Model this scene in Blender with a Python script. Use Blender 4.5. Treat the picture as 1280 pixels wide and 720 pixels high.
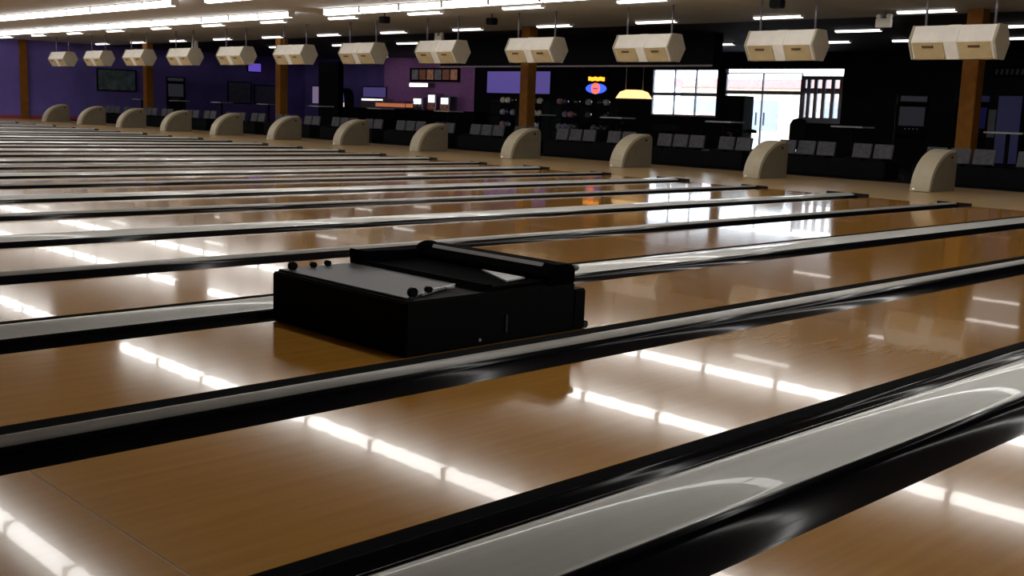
import bpy, bmesh, math, random
from mathutils import Vector, Matrix
random.seed(7)
for o in list(bpy.data.objects): bpy.data.objects.remove(o)
scn = bpy.context.scene
C = scn.collection

# ------------------------------------------------------------------ camera
CAM = Vector((-15.628, -2.188, 1.113))
YAW, PITCH, ROLL, FPX = 0.7917, -0.1593, 0.0358, 1380.9
fw = Vector((math.cos(PITCH)*math.cos(YAW), math.cos(PITCH)*math.sin(YAW), math.sin(PITCH)))
sd = fw.cross(Vector((0, 0, 1))).normalized()
up = sd.cross(fw)
s2 = sd*math.cos(ROLL) + up*math.sin(ROLL)
u2 = up*math.cos(ROLL) - sd*math.sin(ROLL)
cd = bpy.data.cameras.new('camera')
cam = bpy.data.objects.new('camera', cd); C.objects.link(cam)
m = Matrix((s2, u2, -fw)).transposed().to_4x4(); m.translation = CAM
cam.matrix_world = m
cd.sensor_fit = 'HORIZONTAL'; cd.sensor_width = 36.0; cd.lens = 36.0*FPX/1280.0
cd.clip_start = 0.05; cd.clip_end = 300
scn.camera = cam

# ------------------------------------------------------------------ world, exposure
w = bpy.data.worlds.new('world'); scn.world = w; w.use_nodes = True
bg = w.node_tree.nodes['Background']
bg.inputs[0].default_value = (0.86, 0.93, 1.0, 1); bg.inputs[1].default_value = 8.0
vs = scn.view_settings
vs.view_transform = 'Standard'; vs.look = 'None'; vs.gamma = 1.0; vs.use_curve_mapping = False
vs.exposure = 0.0
STRIP_E = 9.0        # long rows over the lanes
TUBE_E = 3.6         # short fixtures over approach and concourse

# ------------------------------------------------------------------ materials
def srgb(r, g, b):
    f = lambda c: (c/255/12.92) if c/255 <= 0.04045 else ((c/255+0.055)/1.055)**2.4
    return (f(r), f(g), f(b))
MATS = {}
def mat(name, col, rough=0.5, metal=0.0, spec=0.5, coat=0.0, coat_rough=0.05, var=0.12, scale=6.0, emit=None, emit_s=0.0, bump=0.0, stretch=(1, 1, 1)):
    if name in MATS: return MATS[name]
    mt = bpy.data.materials.new(name); mt.use_nodes = True
    nt = mt.node_tree; b = nt.nodes['Principled BSDF']
    tc = nt.nodes.new('ShaderNodeTexCoord'); mp = nt.nodes.new('ShaderNodeMapping')
    mp.inputs['Scale'].default_value = stretch
    nz = nt.nodes.new('ShaderNodeTexNoise'); nz.inputs['Scale'].default_value = scale; nz.inputs['Detail'].default_value = 4
    cr = nt.nodes.new('ShaderNodeValToRGB')
    cr.color_ramp.elements[0].position = 0.3; cr.color_ramp.elements[1].position = 0.7
    cr.color_ramp.elements[0].color = tuple(c*(1-var) for c in col)+(1,)
    cr.color_ramp.elements[1].color = tuple(min(1, c*(1+var)) for c in col)+(1,)
    L = nt.links.new
    L(tc.outputs['Object'], mp.inputs['Vector']); L(mp.outputs['Vector'], nz.inputs['Vector'])
    L(nz.outputs['Fac'], cr.inputs['Fac']); L(cr.outputs['Color'], b.inputs['Base Color'])
    b.inputs['Roughness'].default_value = rough; b.inputs['Metallic'].default_value = metal
    b.inputs['Specular IOR Level'].default_value = spec
    b.inputs['Coat Weight'].default_value = coat; b.inputs['Coat Roughness'].default_value = coat_rough
    if emit:
        b.inputs['Emission Color'].default_value = tuple(emit)+(1,); b.inputs['Emission Strength'].default_value = emit_s
    if bump:
        bp = nt.nodes.new('ShaderNodeBump'); bp.inputs['Strength'].default_value = bump; bp.inputs['Distance'].default_value = 0.01
        L(nz.outputs['Fac'], bp.inputs['Height']); L(bp.outputs['Normal'], b.inputs['Normal'])
    MATS[name] = mt
    return mt

def lane_mat(name, c0, c1, rough, coat, coat_rough, spec=0.5):
    """wood boards running along x: narrow boards of differing tone, long grain, sharp clear finish"""
    mt = bpy.data.materials.new(name); mt.use_nodes = True
    nt = mt.node_tree; b = nt.nodes['Principled BSDF']; L = nt.links.new; N = nt.nodes.new
    tc = N('ShaderNodeTexCoord')
    sep = N('ShaderNodeSeparateXYZ'); L(tc.outputs['Object'], sep.inputs[0])
    mul = N('ShaderNodeMath'); mul.operation = 'MULTIPLY'; mul.inputs[1].default_value = 1/0.0274; L(sep.outputs['Y'], mul.inputs[0])
    fl = N('ShaderNodeMath'); fl.operation = 'FLOOR'; L(mul.outputs[0], fl.inputs[0])
    cb = N('ShaderNodeCombineXYZ'); L(fl.outputs[0], cb.inputs['Y'])
    xs = N('ShaderNodeMath'); xs.operation = 'MULTIPLY'; xs.inputs[1].default_value = 0.55; L(sep.outputs['X'], xs.inputs[0])
    # boards are butted at staggered places
    wn0 = N('ShaderNodeTexWhiteNoise'); wn0.noise_dimensions = '1D'; L(fl.outputs[0], wn0.inputs['W'])
    xa = N('ShaderNodeMath'); xa.operation = 'ADD'; L(xs.outputs[0], xa.inputs[0]); L(wn0.outputs['Value'], xa.inputs[1])
    xf = N('ShaderNodeMath'); xf.operation = 'FLOOR'; L(xa.outputs[0], xf.inputs[0]); L(xf.outputs[0], cb.inputs['X'])
    wn = N('ShaderNodeTexWhiteNoise'); wn.noise_dimensions = '3D'; L(cb.outputs[0], wn.inputs['Vector'])
    mp = N('ShaderNodeMapping'); mp.inputs['Scale'].default_value = (1.2, 22, 1); L(tc.outputs['Object'], mp.inputs['Vector'])
    nz = N('ShaderNodeTexNoise'); nz.inputs['Scale'].default_value = 1.6; nz.inputs['Detail'].default_value = 5; L(mp.outputs[0], nz.inputs['Vector'])
    mx = N('ShaderNodeMath'); mx.operation = 'MULTIPLY_ADD'; mx.inputs[1].default_value = 0.22; L(wn.outputs['Value'], mx.inputs[0])
    sc = N('ShaderNodeMath'); sc.operation = 'MULTIPLY'; sc.inputs[1].default_value = 0.75; L(nz.outputs['Fac'], sc.inputs[0]); L(sc.outputs[0], mx.inputs[2])
    cr = N('ShaderNodeValToRGB'); cr.color_ramp.elements[0].position = 0.25; cr.color_ramp.elements[1].position = 0.85
    cr.color_ramp.elements[0].color = c0+(1,); cr.color_ramp.elements[1].color = c1+(1,)
    L(mx.outputs[0], cr.inputs['Fac']); L(cr.outputs['Color'], b.inputs['Base Color'])
    b.inputs['Roughness'].default_value = rough; b.inputs['Specular IOR Level'].default_value = spec
    b.inputs['Coat Weight'].default_value = coat; b.inputs['Coat Roughness'].default_value = coat_rough; b.inputs['Coat IOR'].default_value = 1.5
    # faint waviness of the finish
    mp2 = N('ShaderNodeMapping'); mp2.inputs['Scale'].default_value = (0.8, 5, 1); L(tc.outputs['Object'], mp2.inputs['Vector'])
    n2 = N('ShaderNodeTexNoise'); n2.inputs['Scale'].default_value = 2.0; n2.inputs['Detail'].default_value = 1; L(mp2.outputs[0], n2.inputs['Vector'])
    bp = N('ShaderNodeBump'); bp.inputs['Strength'].default_value = 0.010; bp.inputs['Distance'].default_value = 0.01
    L(n2.outputs['Fac'], bp.inputs['Height']); L(bp.outputs['Normal'], b.inputs['Coat Normal'])
    MATS[name] = mt
    return mt

M_lane = lane_mat('lane_wood', srgb(160, 112, 44), srgb(176, 127, 54), 0.105, 0.26, 0.02, spec=0.24)
M_appr = lane_mat('approach_wood', srgb(150, 122, 78), srgb(172, 146, 102), 0.35, 0.2, 0.12)
M_joint = mat('joint_wood', srgb(150, 116, 66), 0.6)
M_laneside = mat('lane_side_black', (0.006, 0.006, 0.007), 0.6)
M_gutter = mat('gutter_black', (0.005, 0.005, 0.007), 0.13, spec=0.22)
M_cap = mat('cap_grey', srgb(222, 224, 220), 0.35, spec=0.4, coat=0.5, coat_rough=0.03, var=0.05, stretch=(0.3, 3, 3))
M_ridge = mat('ridge_grey', srgb(172, 170, 165), 0.32, spec=0.5, var=0.06)
M_black = mat('black_plastic', (0.0025, 0.0025, 0.003), 0.7, spec=0.1)
M_blackmetal = mat('black_metal', (0.006, 0.006, 0.007), 0.42, spec=0.3)
M_matte = mat('matte_black', (0.002, 0.002, 0.0025), 0.95, spec=0.02)
M_slate = mat('slate_panel', srgb(46, 50, 56), 0.5, spec=0.5, var=0.08)
M_lightmetal = mat('light_metal', srgb(190, 190, 196), 0.35, metal=0.3, var=0.04)
M_white = mat('white_plate', srgb(215, 217, 220), 0.5, var=0.03)
M_ceil = mat('ceiling_beige', srgb(208, 208, 208), 0.85, spec=0.2, var=0.05, scale=1.5)
M_ceil_falloff = mat('ceiling_falloff', srgb(70, 68, 74), 0.9, spec=0.15, var=0.08, scale=1.5)  # darker grey paints in the light falling off towards the back
M_navy = mat('wall_navy', srgb(108, 94, 168), 0.8, spec=0.2, var=0.18, scale=0.8)
M_dark = mat('wall_dark', srgb(18, 18, 26), 0.85, spec=0.15, var=0.2)
M_soffit = mat('soffit_black', (0.006, 0.006, 0.008), 0.9, spec=0.1)
M_carpet = mat('carpet_dark', (0.008, 0.008, 0.012), 0.95, spec=0.05, var=0.4, scale=30)
M_orange = mat('column_orange', srgb(124, 78, 22), 0.7, spec=0.2, var=0.15, scale=5)
M_red = mat('baseboard_red', srgb(150, 60, 55), 0.6)
M_shell = mat('console_shell', srgb(236, 230, 220), 0.45, spec=0.4, var=0.05)
M_shelltan = mat('console_tan', srgb(190, 168, 128), 0.5, spec=0.3, var=0.08)
M_vent = mat('console_vent', srgb(88, 66, 40), 0.7)
M_capend = mat('console_end', srgb(176, 166, 146), 0.5, spec=0.3, var=0.06)
M_pole = mat('pole_grey', srgb(120, 114, 124), 0.4, metal=0.4)
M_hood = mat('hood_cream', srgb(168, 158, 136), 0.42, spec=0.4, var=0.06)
M_hoodshade = mat('hood_side_shade', srgb(112, 102, 86), 0.5, spec=0.3, var=0.08)  # hood cream darkened, shade of the sides put into the colour
M_seat = mat('seat_grey', srgb(78, 78, 84), 0.7, spec=0.2, var=0.25, scale=14)
M_bench = mat('bench_black', (0.0035, 0.0035, 0.004), 0.8, spec=0.08)
M_top = mat('table_grey', srgb(150, 150, 156), 0.25, spec=0.5)
M_frame = mat('frame_metal', srgb(110, 108, 118), 0.4, metal=0.4)
M_fixture = mat('fixture_white', srgb(225, 224, 218), 0.5, var=0.03)
M_strip = mat('strip_glow', (0.9, 0.9, 0.9), 0.4, emit=(1.0, 0.98, 0.94), emit_s=STRIP_E, var=0.01)
M_tube = mat('tube_glow', (0.9, 0.9, 0.9), 0.4, emit=(1.0, 0.97, 0.93), emit_s=TUBE_E, var=0.01)
M_steel = mat('stainless', srgb(190, 190, 198), 0.22, metal=0.9, var=0.05)
M_purple = mat('wall_purple', srgb(186, 128, 196), 0.8, spec=0.2, var=0.1)
def glow(name, col, s): return mat(name, tuple(c*0.3 for c in col), 0.5, emit=col, emit_s=s, var=0.02)

def glass_mat():
    mt = bpy.data.materials.new('window_glass'); mt.use_nodes = True
    nt = mt.node_tree; nt.nodes.remove(nt.nodes['Principled BSDF'])
    out = nt.nodes['Material Output']
    tr = nt.nodes.new('ShaderNodeBsdfTransparent'); tr.inputs[0].default_value = (0.9, 0.93, 0.95, 1)
    gl = nt.nodes.new('ShaderNodeBsdfGlossy'); gl.inputs['Roughness'].default_value = 0.02
    fr = nt.nodes.new('ShaderNodeFresnel'); fr.inputs[0].default_value = 1.45
    mx = nt.nodes.new('ShaderNodeMixShader')
    nt.links.new(fr.outputs[0], mx.inputs[0]); nt.links.new(tr.outputs[0], mx.inputs[1]); nt.links.new(gl.outputs[0], mx.inputs[2])
    nt.links.new(mx.outputs[0], out.inputs[0])
    return mt
M_glass = glass_mat()

# ------------------------------------------------------------------ mesh helpers
class MB:
    def __init__(s): s.v = []; s.f = []; s.sm = []
    def add(s, vs_, fs, smooth=False):
        n = len(s.v); s.v += [tuple(v) for v in vs_]
        for f in fs: s.f.append(tuple(i+n for i in f)); s.sm.append(smooth)
        return s
    def box(s, x0, x1, y0, y1, z0, z1):
        return s.add([(x0,y0,z0),(x1,y0,z0),(x1,y1,z0),(x0,y1,z0),(x0,y0,z1),(x1,y0,z1),(x1,y1,z1),(x0,y1,z1)],
                     [(0,3,2,1),(4,5,6,7),(0,1,5,4),(1,2,6,5),(2,3,7,6),(3,0,4,7)])
    def prism(s, poly, axis, a, b, smooth=False):
        """poly: 2-D outline counter-clockwise; axis 'x': (y,z), 'y': (x,z), 'z': (x,y)"""
        def P(p, t):
            return {'x': (t, p[0], p[1]), 'y': (p[0], t, p[1]), 'z': (p[0], p[1], t)}[axis]
        n = len(poly)
        vs_ = [P(p, a) for p in poly] + [P(p, b) for p in poly]
        s.add(vs_, [tuple(range(n)), tuple(range(2*n-1, n-1, -1))])
        k = len(s.v)-2*n
        for i in range(n):
            j = (i+1) % n
            s.f.append((k+i, k+n+i, k+n+j, k+j)); s.sm.append(smooth)
        return s
    def cyl(s, c, r, h, axis='z', n=16, r2=None, smooth=True):
        r2 = r if r2 is None else r2
        vs_ = []
        for t, rr in ((0, r), (h, r2)):
            for i in range(n):
                a = 2*math.pi*i/n; p, q = rr*math.cos(a), rr*math.sin(a)
                d = {'z': (p, q, t), 'x': (t, p, q), 'y': (q, t, p)}[axis]
                vs_.append((c[0]+d[0], c[1]+d[1], c[2]+d[2]))
        fs = [tuple(range(n-1, -1, -1)), tuple(range(n, 2*n))]
        s.add(vs_, fs)
        k = len(s.v)-2*n
        for i in range(n):
            j = (i+1) % n; s.f.append((k+i, k+j, k+n+j, k+n+i)); s.sm.append(smooth)
        return s
    def ball(s, c, r, nu=14, nv=9, sc=(1,1,1)):
        vs_ = [(c[0], c[1], c[2]-r*sc[2])]
        for j in range(1, nv):
            t = -math.pi/2+math.pi*j/nv
            for i in range(nu):
                a = 2*math.pi*i/nu
                vs_.append((c[0]+r*sc[0]*math.cos(t)*math.cos(a), c[1]+r*sc[1]*math.cos(t)*math.sin(a), c[2]+r*sc[2]*math.sin(t)))
        vs_.append((c[0], c[1], c[2]+r*sc[2]))
        fs = []
        for i in range(nu):
            k = (i+1) % nu
            fs.append((0, 1+k, 1+i))
            for j in range(nv-2):
                b0 = 1+j*nu; b1 = b0+nu
                fs.append((b0+i, b0+k, b1+k, b1+i))
            fs.append((1+(nv-2)*nu+i, 1+(nv-2)*nu+k, len(vs_)-1))
        return s.add(vs_, fs, True)
    def build(s, name, mt, parent=None, bevel=0.0):
        me = bpy.data.meshes.new(name)
        me.from_pydata(s.v, [], s.f)
        bm = bmesh.new(); bm.from_mesh(me)
        bmesh.ops.recalc_face_normals(bm, faces=bm.faces[:])
        bm.to_mesh(me); bm.free()
        for p, q in zip(me.polygons, s.sm): p.use_smooth = q
        if bevel:
            bm = bmesh.new(); bm.from_mesh(me)
            bmesh.ops.bevel(bm, geom=bm.edges[:], offset=bevel, segments=2, affect='EDGES', clamp_overlap=True)
            bm.to_mesh(me); bm.free()
        me.materials.append(mt)
        o = bpy.data.objects.new(name, me); C.objects.link(o)
        if parent: o.parent = parent
        return o
def empty(name, loc):
    e = bpy.data.objects.new(name, None); C.objects.link(e); e.location = loc; e.empty_display_size = 0.1
    return e
def tag(o, label, cat, group=None, kind=None):
    o['label'] = label; o['category'] = cat
    if group: o['group'] = group
    if kind: o['kind'] = kind
    return o
def struct(name, mb, mt, label, cat, parent=None, bevel=0):
    o = mb.build(name, mt, parent, bevel); o['kind'] = 'structure'
    if not parent: o['label'] = label; o['category'] = cat
    return o
def dup(root, loc):
    r = root.copy(); C.objects.link(r); r.location = loc
    for ch in list(root.children):
        c = ch.copy(); C.objects.link(c); c.parent = r
        for g in list(ch.children):
            d = g.copy(); C.objects.link(d); d.parent = c
    return r
ORD = ['rightmost','second from the right','third from the right','fourth from the right','fifth from the right','sixth from the right','seventh from the right','eighth from the right','ninth from the right','third from the left','second from the left','leftmost']
NTH = ['first','second','third','fourth','fifth','sixth','seventh','eighth','ninth','tenth','eleventh','twelfth','thirteenth','fourteenth','fifteenth','sixteenth','seventeenth','eighteenth','nineteenth','twentieth','twenty-first','twenty-second','twenty-third','twenty-fourth','twenty-fifth','twenty-sixth','twenty-seventh','twenty-eighth','twenty-ninth','thirtieth']

# ------------------------------------------------------------------ dimensions
LW, GA, GB = 1.0668, 0.5068, 0.7163           # lane width, narrow gap, wide gap between lanes
PP = 2*LW+GA+GB                               # pitch of a lane pair
H = 3.40                                      # ceiling
X0 = -18.9                                    # pin end of the lanes (foul line is x = 0)
XB, YL, YR = 18.0, 48.0, -9.0                 # back wall behind the concourse, side walls
def lane_y(n):
    i = n-2
    return (i//2)*PP + (i % 2)*(LW+GA)
def wide_y(k): return -GB/2 + k*PP            # middle of wide divider k, where the ball returns stand

# ------------------------------------------------------------------ the room
struct('floor_pit', MB().box(-20, 0, YR, YL, -0.30, -0.16), M_laneside, 'black floor slab beneath the lanes and gutters', 'floor')
struct('floor_approach', MB().box(0, 4.57, YR, YL, -0.30, 0.0), M_appr, 'pale wooden approach floor beyond the ends of the lanes', 'floor')
struct('floor_concourse', MB().box(4.57, XB+0.2, YR, YL, -0.30, -0.004), M_carpet, 'dark carpeted concourse floor behind the seats', 'floor')
struct('ceiling', MB().box(-20, 7.2, YR, YL, H, H+0.15), M_ceil, 'plain beige ceiling above the lanes', 'ceiling')
struct('ceiling_concourse', MB().box(7.2, XB+0.2, YR, YL, H, H+0.15), M_ceil_falloff, 'ceiling above the concourse, darkened for light falloff', 'ceiling')
wl = struct('wall_left', MB().box(-20, XB+0.2, YL, YL+0.2, -0.3, H+0.15), M_navy, 'navy and purple side wall at the far end of the lanes', 'wall')
struct('wall_right', MB().box(-20, XB+0.2, YR-0.2, YR, -0.3, H+0.15), M_dark, 'dark side wall on the right', 'wall')
struct('wall_pins', MB().box(-20.2, -20, YR, YL, -0.3, H+0.15), M_dark, 'dark wall behind the pin end', 'wall')
struct('baseboard_left', MB().box(0.1, 17.8, YL-0.03, YL, 0.0, 0.14), M_red, 'dull red baseboard along the far side wall', 'baseboard')
# back wall with openings for the storefront
wb = empty('wall_back', (XB, 18, 0)); wb['kind'] = 'structure'; wb['label'] = 'dark wall behind the concourse with the storefront windows in it'; wb['category'] = 'wall'
def on(mb, name, mt, root, bevel=0):
    """child given in world coordinates"""
    o = mb.build(name, mt, None, bevel); o.data.transform(Matrix.Translation(-root.location)); o.parent = root
    return o
for (y0, y1, z0, z1, mt_) in [(YR, 16.70, -0.3, H+.15, M_dark), (16.70, 24.70, 2.85, H+.15, M_dark), (21.68, 24.70, -0.3, 1.12, M_dark),
                         (21.36, 21.68, -0.3, 2.85, M_dark), (16.70, 18.24, -.3, 1.05, M_dark), (24.70, 34.70, -0.3, H+.15, M_dark), (34.70, 41.2, -0.3, H+.15, M_purple), (41.2, YL, -0.3, H+.15, M_navy)]:
    o = on(MB().box(XB, XB+0.2, y0, y1, z0, z1), 'wall_section', mt_, wb); o['kind'] = 'structure'

# storefront windows
def window(name, y0, y1, z0, z1, vbars, hbars, label, door=False, t=0.045, tz=.06):
    r = empty(name, (XB+0.1, (y0+y1)/2, z0)); r['kind'] = 'structure'; r['label'] = label; r['category'] = 'door' if door else 'window'
    xa, xb = XB+0.03, XB+0.13
    for a, b, c, d in [(y0, y1, z0, z0+t*1.4), (y0, y1, z1-t, z1), (y0, y0+t, z0+t*1.4, z1-t), (y1-t, y1, z0+t*1.4, z1-t)]:
        on(MB().box(xa, xb, a, b, c, d), 'window_frame', M_frame, r)
    ys = [y0]+vbars+[y1]; zs = [z0]+hbars+[z1]
    for y in vbars: on(MB().box(xa+.01, xb-.01, y-t/2, y+t/2, z0+t*1.4, z1-t), 'mullion', M_frame, r)
    for z in hbars:
        for a, b in zip(ys, ys[1:]): on(MB().box(xa+.015, xb-.015, a+t*.6, b-t*.6, z-tz, z+tz), 'transom', M_frame, r)
    for a, b in zip(ys, ys[1:]):
        for c, d in zip(zs, zs[1:]):
            on(MB().box(XB+.075, XB+.083, a+.02, b-.02, c+.02, d-.02), 'pane', M_glass, r)
    return r
window('window_1', 21.68, 24.70, 1.12, 2.85, [22.67, 23.65], [1.93], 'bright three-bay storefront window right of the amber lamp')
dr = window('door_1', 18.24, 21.36, 0.0, 2.72, [19.8], [2.04], 'blown-out white glass entrance doors under a long transom', True)
on(MB().box(XB-.03, XB+.03, 19.62, 19.66, 0.9, 1.35), 'door_handle', M_frame, dr)
on(MB().box(XB-.03, XB+.03, 19.94, 19.98, 0.9, 1.35), 'door_handle', M_frame, dr)
window('window_2', 16.70, 18.24, 1.05, 2.62, [17.08, 17.42, 17.72, 17.98], [2.12], 'narrow window with close dark mullions right of the entrance doors', t=0.13, tz=.09)
# outside the windows
struct('ground_outside', MB().box(XB+.2, 60, -20, 80, -0.30, -0.10), mat('asphalt', srgb(150, 150, 152), 0.9), 'pale sunlit parking lot outside the windows', 'ground')
car = empty('parked_car', (25.0, 27.6, -0.1)); tag(car, 'pale red parked car outside the three-bay window', 'car')
prof = [(-2.1,.35),(2.1,.35),(2.12,.75),(1.3,.88),(.75,1.36),(-.95,1.38),(-1.6,.95),(-2.1,.85)]
MB().prism(prof, 'y', -.85, .85).build('car_body', mat('car_red', srgb(190, 120, 110), .4, coat=.6), car, 0.04)
MB().prism([(-1.35,.95),(1.1,.93),(.7,1.30),(-.9,1.32)], 'y', -.87, .87).build('car_window', M_glass, car)
for sx in (-1.3, 1.3):
    for sy in (-.86, .66): MB().cyl((sx, sy, .33), .33, .2, 'y', 18).build('wheel', M_black, car)
bl = empty('low_building', (40, 34, -0.1)); tag(bl, 'low beige shop building across the parking lot', 'building')
MB().box(0, 8, -14, 6, 0, 3.0).build('building_wall', mat('stucco', srgb(225, 205, 180), .9), bl)
MB().box(-.3, 8.3, -14.3, 6.3, 3.0, 3.5).build('roof', mat('roof_red', srgb(190, 130, 125), .8), bl)
for y in (-11, -6, -1, 3): MB().box(-.06, 0, y, y+2.2, .6, 2.3).build('window', mat('dim_pane', srgb(140, 150, 165), .2), bl)

# ------------------------------------------------------------------ lanes
XJ = -14.42                                   # joint between lane bed and pin deck
pan_a = None
def lane_label(n):
    sp = {0: 'bowling lane just outside the lower right corner of the view', 1: 'bowling lane in the lower right corner with one short light streak', 2: 'wide foreground bowling lane with broken white light streaks and a pale joint',
          3: 'bowling lane on which the black machine stands', 4: 'bowling lane directly behind the black machine', 5: 'second bowling lane beyond the black machine'}
    return sp.get(n, '%s bowling lane beyond the black machine' % NTH[n-4])
lane_src = None
for n in range(0, 30):
    if lane_src is None:
        r = empty('bowling_lane', (0, lane_y(n), 0))
        MB().box(XJ+.004, 0, 0, LW, -0.002, 0).build('lane_bed', M_lane, r)
        MB().box(X0, XJ-.004, 0, LW, -0.002, 0).build('pin_deck', M_lane, r)
        MB().box(XJ-.004, XJ+.004, 0, LW, -0.002, -0.0006).build('joint_strip', M_joint, r)
        MB().box(X0, 0, 0.002, LW-.002, -0.16, -0.002).build('lane_foundation', M_laneside, r)
        lane_src = r
    else:
        r = dup(lane_src, (0, lane_y(n), 0))
    tag(r, lane_label(n), 'bowling lane', 'bowling lanes side by side')

# gutters and dividers
def gutter_poly(w_):
    """(y,z) outline, y=0 at the lane, y=w_ at the divider; black trough with a lip"""
    top = [(0.003, -0.034), (0.016, -0.037)]
    for i in range(1, 12):
        t = i/12
        a = math.pi*t
        top.append((0.016+(w_-0.026)*(0.5-0.5*math.cos(a)), -0.037 + 0.057*t - 0.062*math.sin(a)))
    top += [(w_-0.010, 0.020), (w_-.001, 0.021)]
    return top + [(w_-.001, -0.155), (0.003, -0.155)]
GW = 0.209
def divider(width, wide, name):
    r = empty(name, (0, 0, -0.16))
    q = [(y, z+.16) for y, z in gutter_poly(GW)]
    half = (width)/2
    # near-side gutter: lane edge at -half
    MB().prism([(-half+y, z) for y, z in q], 'x', X0, -0.02, True).build('gutter', M_gutter, r)
    MB().prism([(half-y, z) for y, z in q], 'x', X0, -0.02, True).build('gutter', M_gutter, r)
    hw = half-GW
    if wide:
        # crowned cap between two black edge rails
        cap = [(-hw, .175)]
        for i in range(17):
            t = -1+2*i/16
            cap.append((t*(hw-.003), .16+.014+.038*(1-t*t)))
        cap += [(hw, .175)]
        MB().prism(cap+[(hw, .02), (-hw, .02)], 'x', X0, -0.02, True).build('divider_cap', M_cap, r)
    else:
        cap = []
        for i in range(13):
            a = math.pi*i/12
            cap.append((-hw*math.cos(a), .16+.018+.024*math.sin(a)))
        MB().prism(cap+[(hw, .02), (-hw, .02)], 'x', X0, -0.02, True).build('divider_ridge', M_ridge, r)
    MB().box(-0.02, -0.0005, -half+.003, half-.003, .02, .16+(.05 if wide else .04)).build('end_cap', M_blackmetal, r)
    return r
dn = divider(GA, False, 'narrow_divider'); dw = divider(GB, True, 'wide_divider')
used = {}
for n in range(0, 29):
    wide = n % 2 == 1
    yc = (lane_y(n)+LW+lane_y(n+1))/2
    src = dw if wide else dn
    if wide not in used: r = src; r.location = (0, yc, -0.16); used[wide] = 1
    else: r = dup(src, (0, yc, -0.16))
    kind = 'wide lane divider with light grey cap and black gutters' if wide else 'narrow lane divider with rounded grey ridge and black gutters'
    where = {0: 'just outside the lower right corner', 1: 'across the lower right foreground', 2: 'in front of the black machine', 3: 'running behind the black machine'}.get(n, '%s divider beyond the machine' % NTH[n-3])
    tag(r, kind+', '+where, 'lane divider', 'wide dividers' if wide else 'narrow dividers')

# ------------------------------------------------------------------ lane machine
mr = empty('lane_cleaning_machine', (-12.57, 1.59, 0)); tag(mr, 'low black lane cleaning machine with slate grey top panel, on a lane', 'lane machine')
def mp(name, mt, mb, bevel=0.0, parent=None):
    o = mb.build(name, mt, None, bevel)
    o.data.transform(Matrix.Translation(-mr.location)); o.parent = parent or mr
    return o
mp('body', M_black, MB().box(-12.57, -11.46, 1.571, 2.66, .003, .256), .008)
mp('rear_skirt', M_black, MB().box(-11.46, -11.37, 1.573, 2.65, .003, .216), .008)
pn = mp('top_panel', M_slate, MB().prism([(-12.545, 1.60), (-12.06, 1.80), (-12.06, 2.648), (-12.545, 2.648)], 'z', .254, .268), .004)
mp('panel_edge', M_lightmetal, MB().prism([(-12.42, 1.645), (-12.10, 1.777), (-12.10, 1.785), (-12.42, 1.653)], 'z', .262, .273), 0, pn)
# housing: frame of four walls round a recess
mp('housing_front', M_matte, MB().prism([(-12.10,.25),(-12.0,.25),(-12.02,.284),(-12.06,.288)], 'y', 1.60, 2.60), .004)
mp('housing_side', M_matte, MB().prism([(-12.08,.25),(-11.48,.25),(-11.48,.33),(-11.70,.325),(-12.04,.335),(-12.09,.348)], 'y', 2.58, 2.665), .006)
mp('housing_side', M_matte, MB().prism([(-12.08,.25),(-11.48,.25),(-11.48,.30),(-11.70,.275),(-12.06,.275)], 'y', 1.59, 1.65), .006)
mp('rear_housing', M_matte, MB().prism([(-11.66,.25),(-11.46,.25),(-11.46,.32),(-11.49,.352),(-11.60,.354),(-11.66,.30)], 'y', 1.572, 2.60), .006)
mp('hose_hump', M_matte, MB().ball((-11.58, 2.60, .325), .05, 14, 8, (1.6, 1.2, .85)))
mp('recess_floor', M_matte, MB().box(-12.04, -11.64, 1.64, 2.60, .252, .272))
mp('highlight_trim', M_lightmetal, MB().prism([(-11.622,.338),(-11.616,.334),(-11.606,.352),(-11.612,.356)], 'y', 1.66, 2.52))  # pale trim putting the lid edge's highlight into its colour
mp('white_triangle', M_white, MB().prism([(-11.68, 2.04), (-11.84, 1.69), (-11.68, 1.72)], 'z', .272, .279))  # white triangular plate on the recess floor
for x, y in [(-12.50, 2.58), (-12.36, 2.60), (-12.26, 2.615), (-12.50, 1.615), (-12.36, 1.67)]:
    rk = .022 if x < -12.4 else .015
    mp('knob', M_black, MB().cyl((x, y-.012, .267+rk), rk, .026, 'y', 14))
for x in (-12.30, -12.22):
    mp('latch', M_lightmetal, MB().box(x, x+.05, 1.70, 1.72, .266, .277), .002)
mp('corner_roller', mat('roller_grey', srgb(120, 120, 124), .4), MB().cyl((-11.46, 1.60, .325), .018, .035, 'x', 12))
mp('drive_wheel', mat('rubber', srgb(38, 38, 42), .7), MB().cyl((-11.366, 1.62, .10), .03, .028, 'y', 14))
mp('guide_roller', mat('rubber2', srgb(50, 48, 50), .7), MB().cyl((-11.352, 1.585, .021), .02, .05, 'y', 12))
mp('side_handle', mat('dull_steel', srgb(80, 80, 84), .45, metal=.3), MB().box(-11.955, -11.945, 1.563, 1.573, .05, .135))
mp('side_bolt', M_lightmetal, MB().cyl((-12.12, 1.566, .032), .008, .006, 'y', 10))
mp('squeegee', M_black, MB().box(-12.56, -11.40, 1.60, 2.63, .0005, .006))

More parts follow.
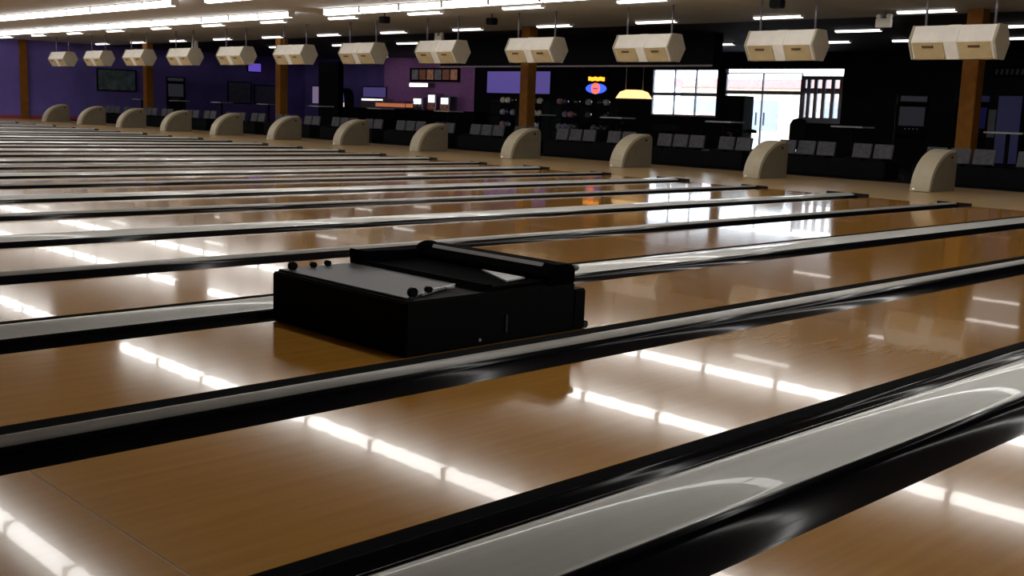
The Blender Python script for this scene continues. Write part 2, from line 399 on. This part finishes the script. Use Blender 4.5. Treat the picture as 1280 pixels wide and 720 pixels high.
# ------------------------------------------------------------------ ceiling light rows
def fixture(name, length, width, drop, m_glow):
    r = empty(name, (0, 0, H))
    n = 8; h = width/2
    # rounded wrap lens
    prof_ = [(-h, -.025)]+[(-h*math.cos(math.pi*i/n), -.025-(drop-.025)*math.sin(math.pi*i/n)) for i in range(1, n)]+[(h, -.025)]
    MB().prism(prof_, 'y', -length/2+.006, length/2-.006).build('diffuser', m_glow, r)
    MB().box(-h-.01, h+.01, -length/2, length/2, -.025, 0).build('fixture_pan', M_fixture, r)
    for s in (-1, 1):
        a = s*length/2
        MB().box(-h-.005, h+.005, min(a, a-s*.006), max(a, a-s*.006), -drop+.01, -.025).build('end_plate', M_fixture, r)
    return r
fx = fixture('strip_light', 1.42, 0.18, 0.16, M_strip)
ROWS = [(-11.6, 'row mirrored at the lower left corner', []), (-6.95, 'row mirrored mid-frame in the foreground lane', [(16.5, 19.4)]),
        (-2.75, 'long row at the upper left edge of the view', [(20.6, 22.3)]), (0.45, 'long bright row just in front of the overhead consoles', [(20.9, 22.3)])]
first = True
for x, lab, gaps in ROWS:
    y = 7.6+0.74-1.48*11
    while y < 47.2:
        if not any(a < y < b for a, b in gaps):
            if first: r = fx; r.location = (x, y, H); first = False
            else: r = dup(fx, (x, y, H))
            tag(r, 'white fluorescent ceiling strip in the '+lab, 'strip light', 'fixtures of the '+lab)
        y += 1.48
tb = fixture('ceiling_tube_light', 1.22, 0.14, 0.075, M_tube)
first = True
def tubes(x, ys, where):
    global first
    for i, y in enumerate(ys):
        if first: r = tb; r.location = (x, y, H); first = False
        else: r = dup(tb, (x, y, H))
        tag(r, 'short white ceiling tube light %s' % (where % NTH[i]), 'tube light', 'short ceiling lights')
tubes(2.0, [8.9+3.36*i for i in range(12)], 'in the line right above the consoles, %s from the right')
tubes(6.1, [8.3+3.42*i for i in range(12)], 'in the line above the seats, %s from the right')
tubes(10.0, [7.9, 11.9, 26.0, 29.5, 33.5, 38.0], 'behind the seats, %s from the right')
tubes(16.6, [33.0, 36.4, 39.8], 'over the concession stand, %s from the right')
tubes(13.4, [9.2, 12.1, 14.6, 18.5, 36.5], 'near the entrance, %s from the right')

# ------------------------------------------------------------------ overhead consoles
def console():
    r = empty('overhead_console', (0, 0, 0))
    W, hh = 1.5, .56
    hexa = [(-.13, 0), (.13, 0), (.30, .28), (.16, hh), (-.16, hh), (-.30, .28)]
    MB().prism(hexa, 'y', -W/2+.04, W/2-.04).build('housing', M_shell, r, .01)
    for s in (-1, 1):
        a = s*(W/2-.04)
        big = [(x*1.04, .28+(z-.28)*1.03) for x, z in hexa]
        MB().prism(big, 'y', min(a, a+s*.04), max(a, a+s*.04)).build('end_cap', M_capend, r, .006)
    # lower tan panels on the lane side, each with a small vent; dark screens on the bowlers' side
    for s in (-1, 1):
        yc = s*.40
        pa = [(-.300, .27), (-.310, .262), (-.150, -.004), (-.138, .004)]
        o = MB().prism(pa, 'y', yc-.27, yc+.27).build('lower_panel', M_shelltan, r)
        pv = [(-.292, .212), (-.296, .206), (-.278, .176), (-.272, .180)]
        MB().prism([(x-.004, z) for x, z in pv], 'y', yc-.10, yc+.10).build('vent', M_vent, o)
        MB().prism([(.300, .27), (.310, .262), (.150, -.004), (.138, .004)][::-1], 'y', yc-.25, yc+.25).build('screen', M_black, r)
    rib = [(-.145, -.01), (-.10, 0), (-.28, .28), (-.13, hh-.005), (-.165, hh+.006), (-.322, .28)]
    MB().prism(rib, 'y', -.11, .11).build('centre_rib', M_shell, r, .004)
    for s in (-1, 1): MB().cyl((0, s*.60, hh), .022, H-2.24-hh, 'z', 10).build('hanging_pole', M_pole, r)
    return r
cs = console()
for k in range(2, 14):
    r = cs if k == 2 else dup(cs, (0, 0, 0))
    r.location = (3.2, wide_y(k)-.06, 2.24)
    tag(r, 'cream hexagonal overhead scoring console on two poles, %s' % ORD[k-2], 'scoring console', 'overhead scoring consoles')

# ------------------------------------------------------------------ ball return hoods
def hood():
    r = empty('ball_return_hood', (0, 0, 0))
    Lx, hz, wd = .95, .70, .34
    pf = []
    n = 14
    for i in range(n+1):
        a = math.pi/2*i/n
        pf.append((-.05+.84*(1-math.cos(a)), hz*math.sin(a)))
    prof_ = [(Lx, 0)]+[(Lx, hz-.08), (Lx-.06, hz-.01)]+pf[::-1]
    MB().prism(prof_, 'y', -wd/2+.02, wd/2-.02).build('side_panels', M_hoodshade, r)
    # light curved front skin, a little wider than the body
    out = [(x-.012, z+.010) for x, z in pf]+[(Lx-.13, hz+.010)]
    inn = [(x+.05, max(z-.03, 0)) for x, z in pf]+[(Lx-.13, hz-.03)]
    mb = MB()
    N = len(out); vs_ = []
    for (a, b) in zip(out, inn):
        vs_ += [(a[0], -wd/2, a[1]), (a[0], wd/2, a[1]), (b[0], wd/2, b[1]), (b[0], -wd/2, b[1])]
    fs = [(0, 1, 2, 3), tuple(4*(N-1)+i for i in (3, 2, 1, 0))]
    for i in range(N-1):
        for q in range(4):
            q2 = (q+1) % 4
            fs.append((4*i+q, 4*(i+1)+q, 4*(i+1)+q2, 4*i+q2))
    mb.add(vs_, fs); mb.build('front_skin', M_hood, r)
    MB().ball((-.05, .11, .03), .03, 10, 6).build('toe_bumper', M_shell, r)
    MB().cyl((.74, -wd/2+.012, .58), .025, .012, 'y', 10).build('reset_button', M_black, r)
    return r
hd = hood()
for k in range(2, 14):
    r = hd if k == 2 else dup(hd, (0, 0, 0))
    r.location = (2.42, wide_y(k)-.02, 0)
    tag(r, 'cream curved ball return hood standing on the approach, %s' % ORD[k-2], 'ball return', 'ball return hoods')

# ------------------------------------------------------------------ benches and tables
def bench():
    r = empty('seat_bench', (0, 0, 0))
    MB().box(-.32, .30, -1.28, 1.52, 0, .36).build('base', M_bench, r, .02)
    for y in (1.25, .78, .31, -.52, -.99):
        s = MB().box(-.27, .10, y-.20, y+.20, .36, .41).build('seat', M_bench, r, .015)
        bk = MB().prism([(.08, .39), (.14, .39), (.20, .68), (.17, .70), (.14, .69)], 'y', y-.205, y+.205).build('backrest', M_seat, r, .012)
    return r
bn = bench()
for k in range(1, 14):
    r = bn if k == 1 else dup(bn, (0, 0, 0))
    r.location = (5.5, wide_y(k), 0)
    lab = 'black bench with grey seat backs, %s' % ('cut by the right edge' if k == 1 else 'behind the hood %s' % ORD[k-2])
    tag(r, lab, 'bench', 'bowlers benches')
def table():
    r = empty('bar_table', (0, 0, 0))
    MB().box(-.28, .28, -.38, .38, 1.0, 1.035).build('table_top', M_top, r, .008)
    MB().cyl((0, 0, .03), .04, .97, 'z', 12).build('pedestal', M_bench, r)
    MB().cyl((0, 0, 0), .26, .03, 'z', 18).build('base', M_bench, r)
    return r
bt = table()
for k in range(1, 14):
    r = bt if k == 1 else dup(bt, (0, 0, 0))
    r.location = (7.3 if k == 6 else 6.75, wide_y(k)+.35, 0)
    tag(r, 'grey-topped bar table, %s' % ('cut by the right edge' if k == 1 else 'behind the hood '+ORD[k-2]), 'bar table', 'bar tables behind the benches')

# ------------------------------------------------------------------ columns
for x, y, lab in [(6.5, 7.42, 'orange-brown square column at the right under a console'), (6.5, 19.88, 'orange-brown square column in the middle of the view'),
                  (6.5, 32.3, 'orange-brown square column left of the concession counter'), (6.5, 42.5, 'orange-brown square column in front of the dark side wall')]:
    r = empty('column', (x, y, 0)); tag(r, lab, 'column', 'orange columns')
    MB().box(-.16, .16, -.16, .16, .12, H).build('shaft', M_orange, r, .01)
    MB().box(-.18, .18, -.18, .18, 0, .12).build('plinth', M_bench, r, .01)
r = MB().box(3.25, 3.55, YL-.16, YL-.03, 0.0, H).build('wall_pilaster', M_orange); tag(r, 'orange pilaster on the purple side wall at far left', 'pilaster')

# ------------------------------------------------------------------ soffit over the concourse
struct('trim_1', MB().box(9.8, 10.2, 16.05, 27.5, 2.52, H), M_soffit, 'black soffit hanging in front of the ball racks', 'soffit')
struct('trim_2', MB().box(9.75, 9.8, 16.05, 27.5, 2.49, 2.54), mat('soffit_trim', srgb(150, 130, 135), .5), 'thin pale trim along the lower edge of the soffit', 'trim')

# ------------------------------------------------------------------ side wall: pictures and machines
def picture(name, x0, x1, z0, z1, mt, label, cat):
    r = empty(name, ((x0+x1)/2, YL-.02, (z0+z1)/2)); tag(r, label, cat)
    a, b = (x1-x0)/2, (z1-z0)/2
    MB().box(-a+.05, a-.05, -.03, 0, -b+.05, b-.05).build('print', mt, r)
    for q in [(-a, a, -b, -b+.05), (-a, a, b-.05, b), (-a, -a+.05, -b+.05, b-.05), (a-.05, a, -b+.05, b-.05)]:
        MB().box(q[0], q[1], -.05, 0, q[2], q[3]).build('picture_frame', M_bench, r)
picture('mural_picture', 6.7, 8.6, 1.34, 2.35, mat('mural', srgb(92, 110, 112), .6, var=.6, scale=2.5), 'grey-green mural picture on the dark side wall', 'picture')
picture('wall_picture', 13.4, 14.75, .96, 2.05, mat('pic_grey', srgb(100, 100, 120), .6, var=.2), 'left of two plain grey wall pictures beside an orange column', 'picture')
picture('wall_picture', 14.9, 16.3, .98, 1.95, mat('pic_grey2', srgb(104, 102, 128), .6, var=.2), 'right of two plain grey wall pictures beside an orange column', 'picture')
r = empty('wall_television', (14.9, YL-.02, 2.8)); tag(r, 'small wall television glowing violet high on the side wall', 'television')
MB().box(-.40, .40, -.10, 0, -.24, .24).build('casing', M_bench, r, .01)
MB().box(-.36, .36, -.108, -.10, -.2, .2).build('screen', glow('tv_violet', srgb(105, 80, 200), .8), r)
def arcade(name, x, y, rz, wd, hgt, screen, label):
    r = empty(name, (x, y, 0)); r.rotation_euler = (0, 0, rz); tag(r, label, 'arcade machine')
    pf = [(-.35, 0), (.35, 0), (.35, hgt), (-.38, hgt), (-.40, hgt-.22), (-.18, hgt-.30), (-.12, hgt*.55), (-.40, hgt*.50), (-.42, hgt*.45), (-.35, hgt*.4)]
    for s in (-1, 1): MB().prism(pf, 'y', s*wd/2-.02, s*wd/2+.02).build('side_panel', M_bench, r)
    pin = [(x_*.96, z) for x_, z in pf]
    MB().prism(pin, 'y', -wd/2+.02, wd/2-.02).build('cabinet', M_black, r)
    MB().prism([(-.19, hgt-.33), (-.18, hgt-.32), (-.115, hgt*.57), (-.135, hgt*.57)], 'y', -wd/2+.06, wd/2-.06).build('screen', screen, r)
    MB().box(-.395, -.385, -wd/2+.05, wd/2-.05, hgt-.19, hgt-.05).build('marquee', screen, r)
    for i in range(4): MB().cyl((-.30, -.15+.1*i, hgt*.52), .018, .03, 'z', 8).build('button', M_lightmetal, r)
    return r
scr_dim = glow('screen_dim', srgb(60, 60, 70), .25)
arcade('arcade_machine', 9.9, 46.6, math.radians(60), .8, 2.1, scr_dim, 'black arcade machine against the dark side wall right of an orange column')
arcade('arcade_machine', 11.2, 9.4, math.radians(30), .75, 1.9, glow('screen_blue', srgb(20, 22, 70), .3), 'black arcade machine left of the rightmost orange column')
arcade('arcade_machine', 12.6, 11.6, math.radians(30), .75, 1.9, scr_dim, 'black arcade machine right of the narrow mullioned window')
# blue vending machine at the right
r = empty('vending_machine', (9.3, 7.75, 0)); tag(r, 'dark blue glowing vending machine at the right edge beside a column', 'vending machine')
MB().box(-.3, .4, -.42, .34, 0, 1.86).build('cabinet', M_bench, r, .02)
MB().box(-.325, -.30, -.38, .12, .35, 1.8).build('lit_front', glow('vend_blue', srgb(30, 30, 90), .16), r)
MB().box(-.32, -.30, .15, .31, .9, 1.5).build('keypad', M_seat, r)
MB().box(-.32, -.30, -.3, .05, .16, .3).build('tray', M_black, r)
# hanging dim sign near the vending machine
r = empty('wall_sign', (17.95, 11.3, 2.75)); tag(r, 'small dim grey sign on the dark wall at upper right', 'sign')
MB().box(-.05, 0, -.5, .5, -.16, .16).build('board', M_bench, r)
for i in range(6): MB().prism([(-.42+.15*i, -.08), (-.34+.15*i, -.08), (-.36+.15*i, .08), (-.44+.15*i, .08)], 'x', -.06, -.05).build('mark', M_seat, r)

# ------------------------------------------------------------------ ball racks with balls (behind the soffit)
def rack(y0, label):
    r = empty('ball_rack', (10.9, y0, 0)); tag(r, label, 'ball rack', 'ball racks')
    for y in (-1.25, 0, 1.25): MB().box(-.22, .22, y-.03, y+.03, 0, 1.45).build('upright', M_bench, r)
    for z in (.55, .95, 1.35):
        for dx in (-.07, .07): MB().cyl((dx-.08, -1.25, z), .015, 2.5, 'y', 8).build('rail', M_bench, r)
cols = [srgb(205, 200, 215), srgb(90, 90, 106), srgb(160, 158, 170), srgb(225, 218, 196), srgb(50, 50, 90), srgb(124, 122, 146), srgb(170, 122, 122), srgb(42, 42, 46)]
bmats = [mat('ball_%d' % i, c, .15, coat=.5, var=.25) for i, c in enumerate(cols)]
bnames = ['pale grey', 'charcoal', 'mid grey', 'cream', 'navy', 'slate', 'dusty red', 'black']
cnt = {}
for ri, (y0, lab) in enumerate([(24.6, 'black ball rack left of the middle column'), (21.7, 'black ball rack right of the middle column')]):
    rack(y0, lab)
    for z in (.55, .95, 1.35):
        for i in range(9):
            if random.random() < .12: continue
            ci = random.randrange(8)
            y = y0-1.0+.25*i+(.0 if i > 4 else 0)
            if i == 4: continue
            o = MB().ball((0, 0, 0), .108, 14, 9).build('bowling_ball', bmats[ci]); o.location = (10.82, y, z+.1005)
            tag(o, '%s bowling ball, %s tier of the %s' % (bnames[ci], {.55: 'lowest', .95: 'middle', 1.35: 'top'}[z], lab), 'bowling ball', '%s balls on the %s tier, rack %s' % (bnames[ci], {.55: 'lowest', .95: 'middle', 1.35: 'top'}[z], 'left' if ri == 0 else 'right'))

# ------------------------------------------------------------------ back wall: screen, neon, pool lamp
r = empty('projection_screen', (XB-.02, 31.9, 2.3)); tag(r, 'wide violet-blue projection screen behind the middle orange column', 'screen')
MB().box(-.04, 0, -1.95, 1.95, -.5, .5).build('screen_frame', M_bench, r)
MB().box(-.05, -.04, -1.9, 1.9, -.46, .46).build('picture', glow('screen_violet', srgb(92, 78, 150), .75), r)
r = empty('neon_sign', (XB-.02, 27.45, 2.15)); tag(r, 'neon sign with orange lettering over a blue and red emblem', 'neon sign')
MB().box(-.03, 0, -.62, .62, -.35, .48).build('back_board', M_bench, r)
for i in range(6): MB().box(-.07, -.03, -.42+.145*i, -.31+.145*i, .23+.015*(i % 2), .40-.02*((i+1) % 2)).build('letter', glow('neon_orange', srgb(255, 165, 40), 2.2), r)
def ell(a, b, n=24, c=(0, 0)): return [(c[0]+a*math.cos(2*math.pi*i/n), c[1]+b*math.sin(2*math.pi*i/n)) for i in range(n)]
MB().prism(ell(.54, .20, c=(0, -.06)), 'x', -.06, -.03).build('blue_oval', glow('neon_blue', srgb(60, 90, 255), 1.6), r)
MB().prism(ell(.22, .22, c=(0, -.06)), 'x', -.09, -.06).build('red_disc', glow('neon_red', srgb(255, 110, 90), 1.5), r)
MB().box(-.10, -.09, -.12, .12, -.09, -.04).build('emblem_bar', glow('neon_bar', srgb(120, 60, 160), 1.0), r)
r = empty('pool_table_lamp', (12.0, 20.6, 1.62)); tag(r, 'long amber glowing pool table lamp hanging left of the bright window', 'pendant lamp')
MB().prism([(-.62, 0), (.62, 0), (.45, .20), (.2, .27), (-.2, .27), (-.45, .20)], 'x', -.16, .16).add([], []).build('lamp_shade', glow('lamp_amber', srgb(255, 205, 140), 1.6), r)
MB().box(-.17, .17, -.64, .64, -.03, 0).build('shade_rim', M_vent, r)
for s in (-1, 1): MB().cyl((0, s*.35, .24), .008, H-1.62-.24, 'z', 6).build('chain', M_pole, r)
r = empty('pool_table', (12.0, 20.6, 0)); tag(r, 'dark pool table beneath the amber lamp', 'pool table')
MB().box(-.65, .65, -1.2, 1.2, .72, .80).build('bed', mat('felt', srgb(14, 18, 30), .9), r)
for q in [(-.75, -.65, -1.3, 1.3), (.65, .75, -1.3, 1.3), (-.65, .65, -1.3, -1.2), (-.65, .65, 1.2, 1.3)]: MB().box(q[0], q[1], q[2], q[3], .66, .84).build('rail', M_bench, r, .01)
for sx in (-.55, .55):
    for sy in (-1.05, 1.05): MB().box(sx-.08, sx+.08, sy-.08, sy+.08, 0, .72).build('leg', M_bench, r)

# ------------------------------------------------------------------ concession stand
r = empty('concession_counter', (15.5, 36.2, 0)); tag(r, 'long dark concession counter in front of the lit kitchen', 'counter')
MB().box(-.3, .3, -4.7, 4.9, 0, .96).build('counter_base', M_bench, r)
MB().box(-.36, .36, -4.75, 4.95, .96, 1.0).build('counter_top', M_black, r, .01)
r = empty('menu_board', (XB-.02, 37.4, 2.6)); tag(r, 'dark menu board with brownish food pictures above the counter', 'menu board')
MB().box(-.06, 0, -1.75, 1.75, -.31, .31).build('board', M_bench, r)
for i in range(6):
    MB().box(-.07, -.06, -1.62+.55*i, -1.16+.55*i, -.22, .24).build('food_picture', mat('food_%d' % (i % 3), [srgb(150, 105, 80), srgb(110, 70, 55), srgb(90, 88, 92)][i % 3], .5, var=.6, scale=5, emit=[srgb(150, 105, 80), srgb(110, 70, 55), srgb(90, 88, 92)][i % 3], emit_s=.3), r)
r = empty('light_box', (17.6, 38.1, 2.03)); tag(r, 'bright white light box under the menu board', 'light box')
MB().box(0, .4, -.68, .68, 0, .19).build('casing', M_frame, r)
MB().box(-.012, 0, -.65, .65, .015, .175).build('lit_face', glow('box_white', (1, .98, .95), 3.0), r)
for i, (y, wd, hh, lab) in enumerate([(37.5, .7, .55, 'stainless drink machine at the left of the kitchen equipment'), (36.5, .6, .75, 'tall stainless popcorn machine in the middle of the kitchen equipment'), (35.6, .65, .62, 'stainless warmer at the right of the kitchen equipment')]):
    r = empty('kitchen_machine', (17.3, y, 1.0)); tag(r, lab, 'kitchen machine', 'kitchen machines')
    MB().box(-.25, .25, -wd/2, wd/2, 0, hh).build('casing', M_steel, r, .03)
    MB().box(-.262, -.25, -wd/2+.08, wd/2-.08, hh*.45, hh*.9).build('lit_window', glow('kit_white', (.95, .95, 1), 1.3), r)
    for s in (-.15, .15): MB().cyl((-.28, s, hh*.2), .03, .12, 'z', 10).build('spout', M_lightmetal, r)
r = empty('back_counter', (17.45, 38.2, 0)); tag(r, 'dark back counter under the kitchen machines', 'counter')
MB().box(-.5, .5, -3.6, 3.4, 0, .96).build('counter_base', M_bench, r)
MB().box(-.52, .52, -3.62, 3.42, .96, 1.0).build('counter_top', M_steel, r)
r = empty('food_warmer', (15.55, 37.3, 1.0)); tag(r, 'low warming case glowing orange on the concession counter', 'food warmer')
MB().box(-.25, .25, -1.1, 1.1, 0, .08).build('base', M_steel, r)
MB().box(-.22, .22, -1.05, 1.05, .08, .24).build('warm_tray', glow('warm_orange', srgb(225, 130, 85), .55), r)
MB().box(-.25, .25, -1.1, 1.1, .30, .34).build('hood', M_steel, r)
for sx in (-.23, .21):
    for sy in (-1.08, 1.06): MB().box(sx, sx+.02, sy, sy+.02, .08, .30).build('post', M_steel, r)
r = empty('display_case', (16.9, 40.3, 1.0)); tag(r, 'display case with a white tube light at the left end of the counter', 'display case')
MB().box(-.3, .3, -.85, .85, 0, .34).build('case', mat('case_tan', srgb(120, 100, 100), .5), r)
MB().box(-.32, -.30, -.8, .8, .34, .42).build('case_light', glow('case_white', (1, .98, .96), 1.6), r)
MB().box(-.30, .30, -.85, .85, .34, .44).build('case_top', M_steel, r)
r = empty('wall_panel', (XB-.02, 41.9, 1.75)); tag(r, 'pale violet lit panel at the left of the concession stand', 'panel')
MB().box(-.03, 0, -.95, .95, -.27, .28).build('board', M_bench, r); MB().box(-.04, -.03, -.9, .9, -.23, .24).build('lit_face', glow('pan_violet', srgb(90, 80, 140), .5), r)
r = empty('wall_poster', (XB-.02, 46.7, 1.55)); tag(r, 'pale lavender upright poster right of an orange column', 'poster')
MB().box(-.03, 0, -.55, .55, -.47, .47).build('frame', M_bench, r); MB().box(-.04, -.03, -.5, .5, -.43, .43).build('print', glow('pan_lav', srgb(150, 130, 165), .55), r)
r = empty('jukebox', (16.1, 41.75, 0)); tag(r, 'upright jukebox with white and blue lit front beside a black partition', 'jukebox')
MB().prism([(-.36, 0), (.36, 0), (.36, 1.5), (.25, 1.75), (0, 1.88), (-.25, 1.75), (-.36, 1.5)], 'x', -.25, .25).build('cabinet', M_bench, r)
MB().prism([(-.28, .85), (.28, .85), (.28, 1.2), (-.28, 1.2)], 'x', -.27, -.25).build('lit_front', glow('juke_white', srgb(230, 205, 200), 1.0), r)
MB().prism([(-.28, 1.25), (.28, 1.25), (.2, 1.65), (0, 1.76), (-.2, 1.65)], 'x', -.27, -.25).build('lit_arch', glow('juke_blue', srgb(70, 80, 150), .8), r)
MB().box(-.27, -.25, -.28, .28, .2, .75).build('speaker_grille', M_seat, r)
r = empty('black_partition', (12.0, 37.1, 0)); tag(r, 'tall black partition left of the concession stand', 'partition')
MB().box(-.12, .12, -.70, .70, .1, 2.85).build('panel', M_soffit, r); MB().box(-.2, .2, -.75, .75, 0, .1).build('foot', M_bench, r)
for s in (-.70, .66): MB().box(-.14, .14, s, s+.04, .1, 2.87).build('edge_post', M_bench, r)

# ------------------------------------------------------------------ stools and television by the entrance
def stool(x, y, label):
    r = empty('bar_stool', (x, y, 0)); tag(r, label, 'stool', 'round bar stools')
    MB().cyl((0, 0, .74), .18, .05, 'z', 20).ball((0, 0, .79), .18, 18, 8, (1, 1, .3)).build('seat', M_bench, r)
    MB().cyl((0, 0, .03), .03, .71, 'z', 12).build('post', M_frame, r); MB().cyl((0, 0, 0), .2, .03, 'z', 20).build('base', M_bench, r)
    mb = MB(); n = 16
    for i in range(n):
        a, b = 2*math.pi*i/n, 2*math.pi*(i+1)/n
        for rr in (0,): pass
    MB().cyl((0, 0, .28), .15, .02, 'z', 16).build('foot_ring', M_frame, r)
stool(10, 14.85, 'black round stool silhouetted before the entrance doors, the right one')
stool(10, 15.45, 'black round stool silhouetted before the entrance doors, the left one')
r = empty('ticket_machine', (16.2, 19.55, 0)); tag(r, 'black boxy machine standing left of the entrance doors', 'machine')
MB().box(-.3, .3, -.46, .46, 0, 1.86).build('cabinet', M_bench, r, .02); MB().box(-.32, -.3, -.36, .36, .9, 1.7).build('front_panel', M_black, r); MB().box(-.33, -.3, -.1, .1, .6, .75).build('slot', M_seat, r)
r = empty('club_chair', (9.0, 12.9, 0)); tag(r, 'black high-backed chair silhouetted right of the entrance doors', 'chair')
MB().box(-.25, .25, -.25, .25, .42, .52).build('seat', M_bench, r, .02)
MB().prism([(-.24, .5), (.24, .5), (.24, 1.02), (.16, 1.14), (0, 1.18), (-.16, 1.14), (-.24, 1.02)], 'x', .18, .26).build('backrest', M_bench, r, .01)
for sx in (-.2, .2):
    for sy in (-.2, .2): MB().cyl((sx, sy, 0), .02, .42, 'z', 8).build('leg', M_bench, r)

# ------------------------------------------------------------------ ceiling fittings
def emergency(x, y, label):
    r = empty('emergency_light', (x, y, H)); tag(r, label, 'emergency light', 'emergency lights')
    MB().box(-.06, .06, -.16, .16, -.34, -.16).build('box', M_shell, r, .01)
    MB().cyl((0, 0, -.16), .012, .16, 'z', 8).build('stem', M_pole, r)
    for s in (-.11, .11): MB().cyl((-.05, s, -.12), .045, .09, 'x', 14, .06).build('lamp_head', M_fixture, r)
emergency(6.0, 9.15, 'twin-headed emergency light left of the rightmost console')
emergency(6.4, 23.6, 'twin-headed emergency light above the console over the concession stand')
emergency(6.0, 37.6, 'twin-headed emergency light above the far left consoles')
def speaker(x, y, label):
    r = empty('ceiling_speaker', (x, y, H)); tag(r, label, 'speaker', 'black ceiling speakers')
    MB().cyl((0, 0, -.10), .015, .10, 'z', 8).build('bracket', M_bench, r)
    MB().box(-.10, .10, -.12, .12, -.26, -.10).build('cabinet', M_black, r, .02)
    MB().cyl((-.115, 0, -.18), .06, .02, 'x', 14).build('cone', M_bench, r)
speaker(1.7, 20.2, 'small black ceiling speaker left of the middle of the view')
speaker(3.1, 17.8, 'small black ceiling speaker above the middle orange column')
speaker(2.4, 9.4, 'small black ceiling speaker above the second console from the right')
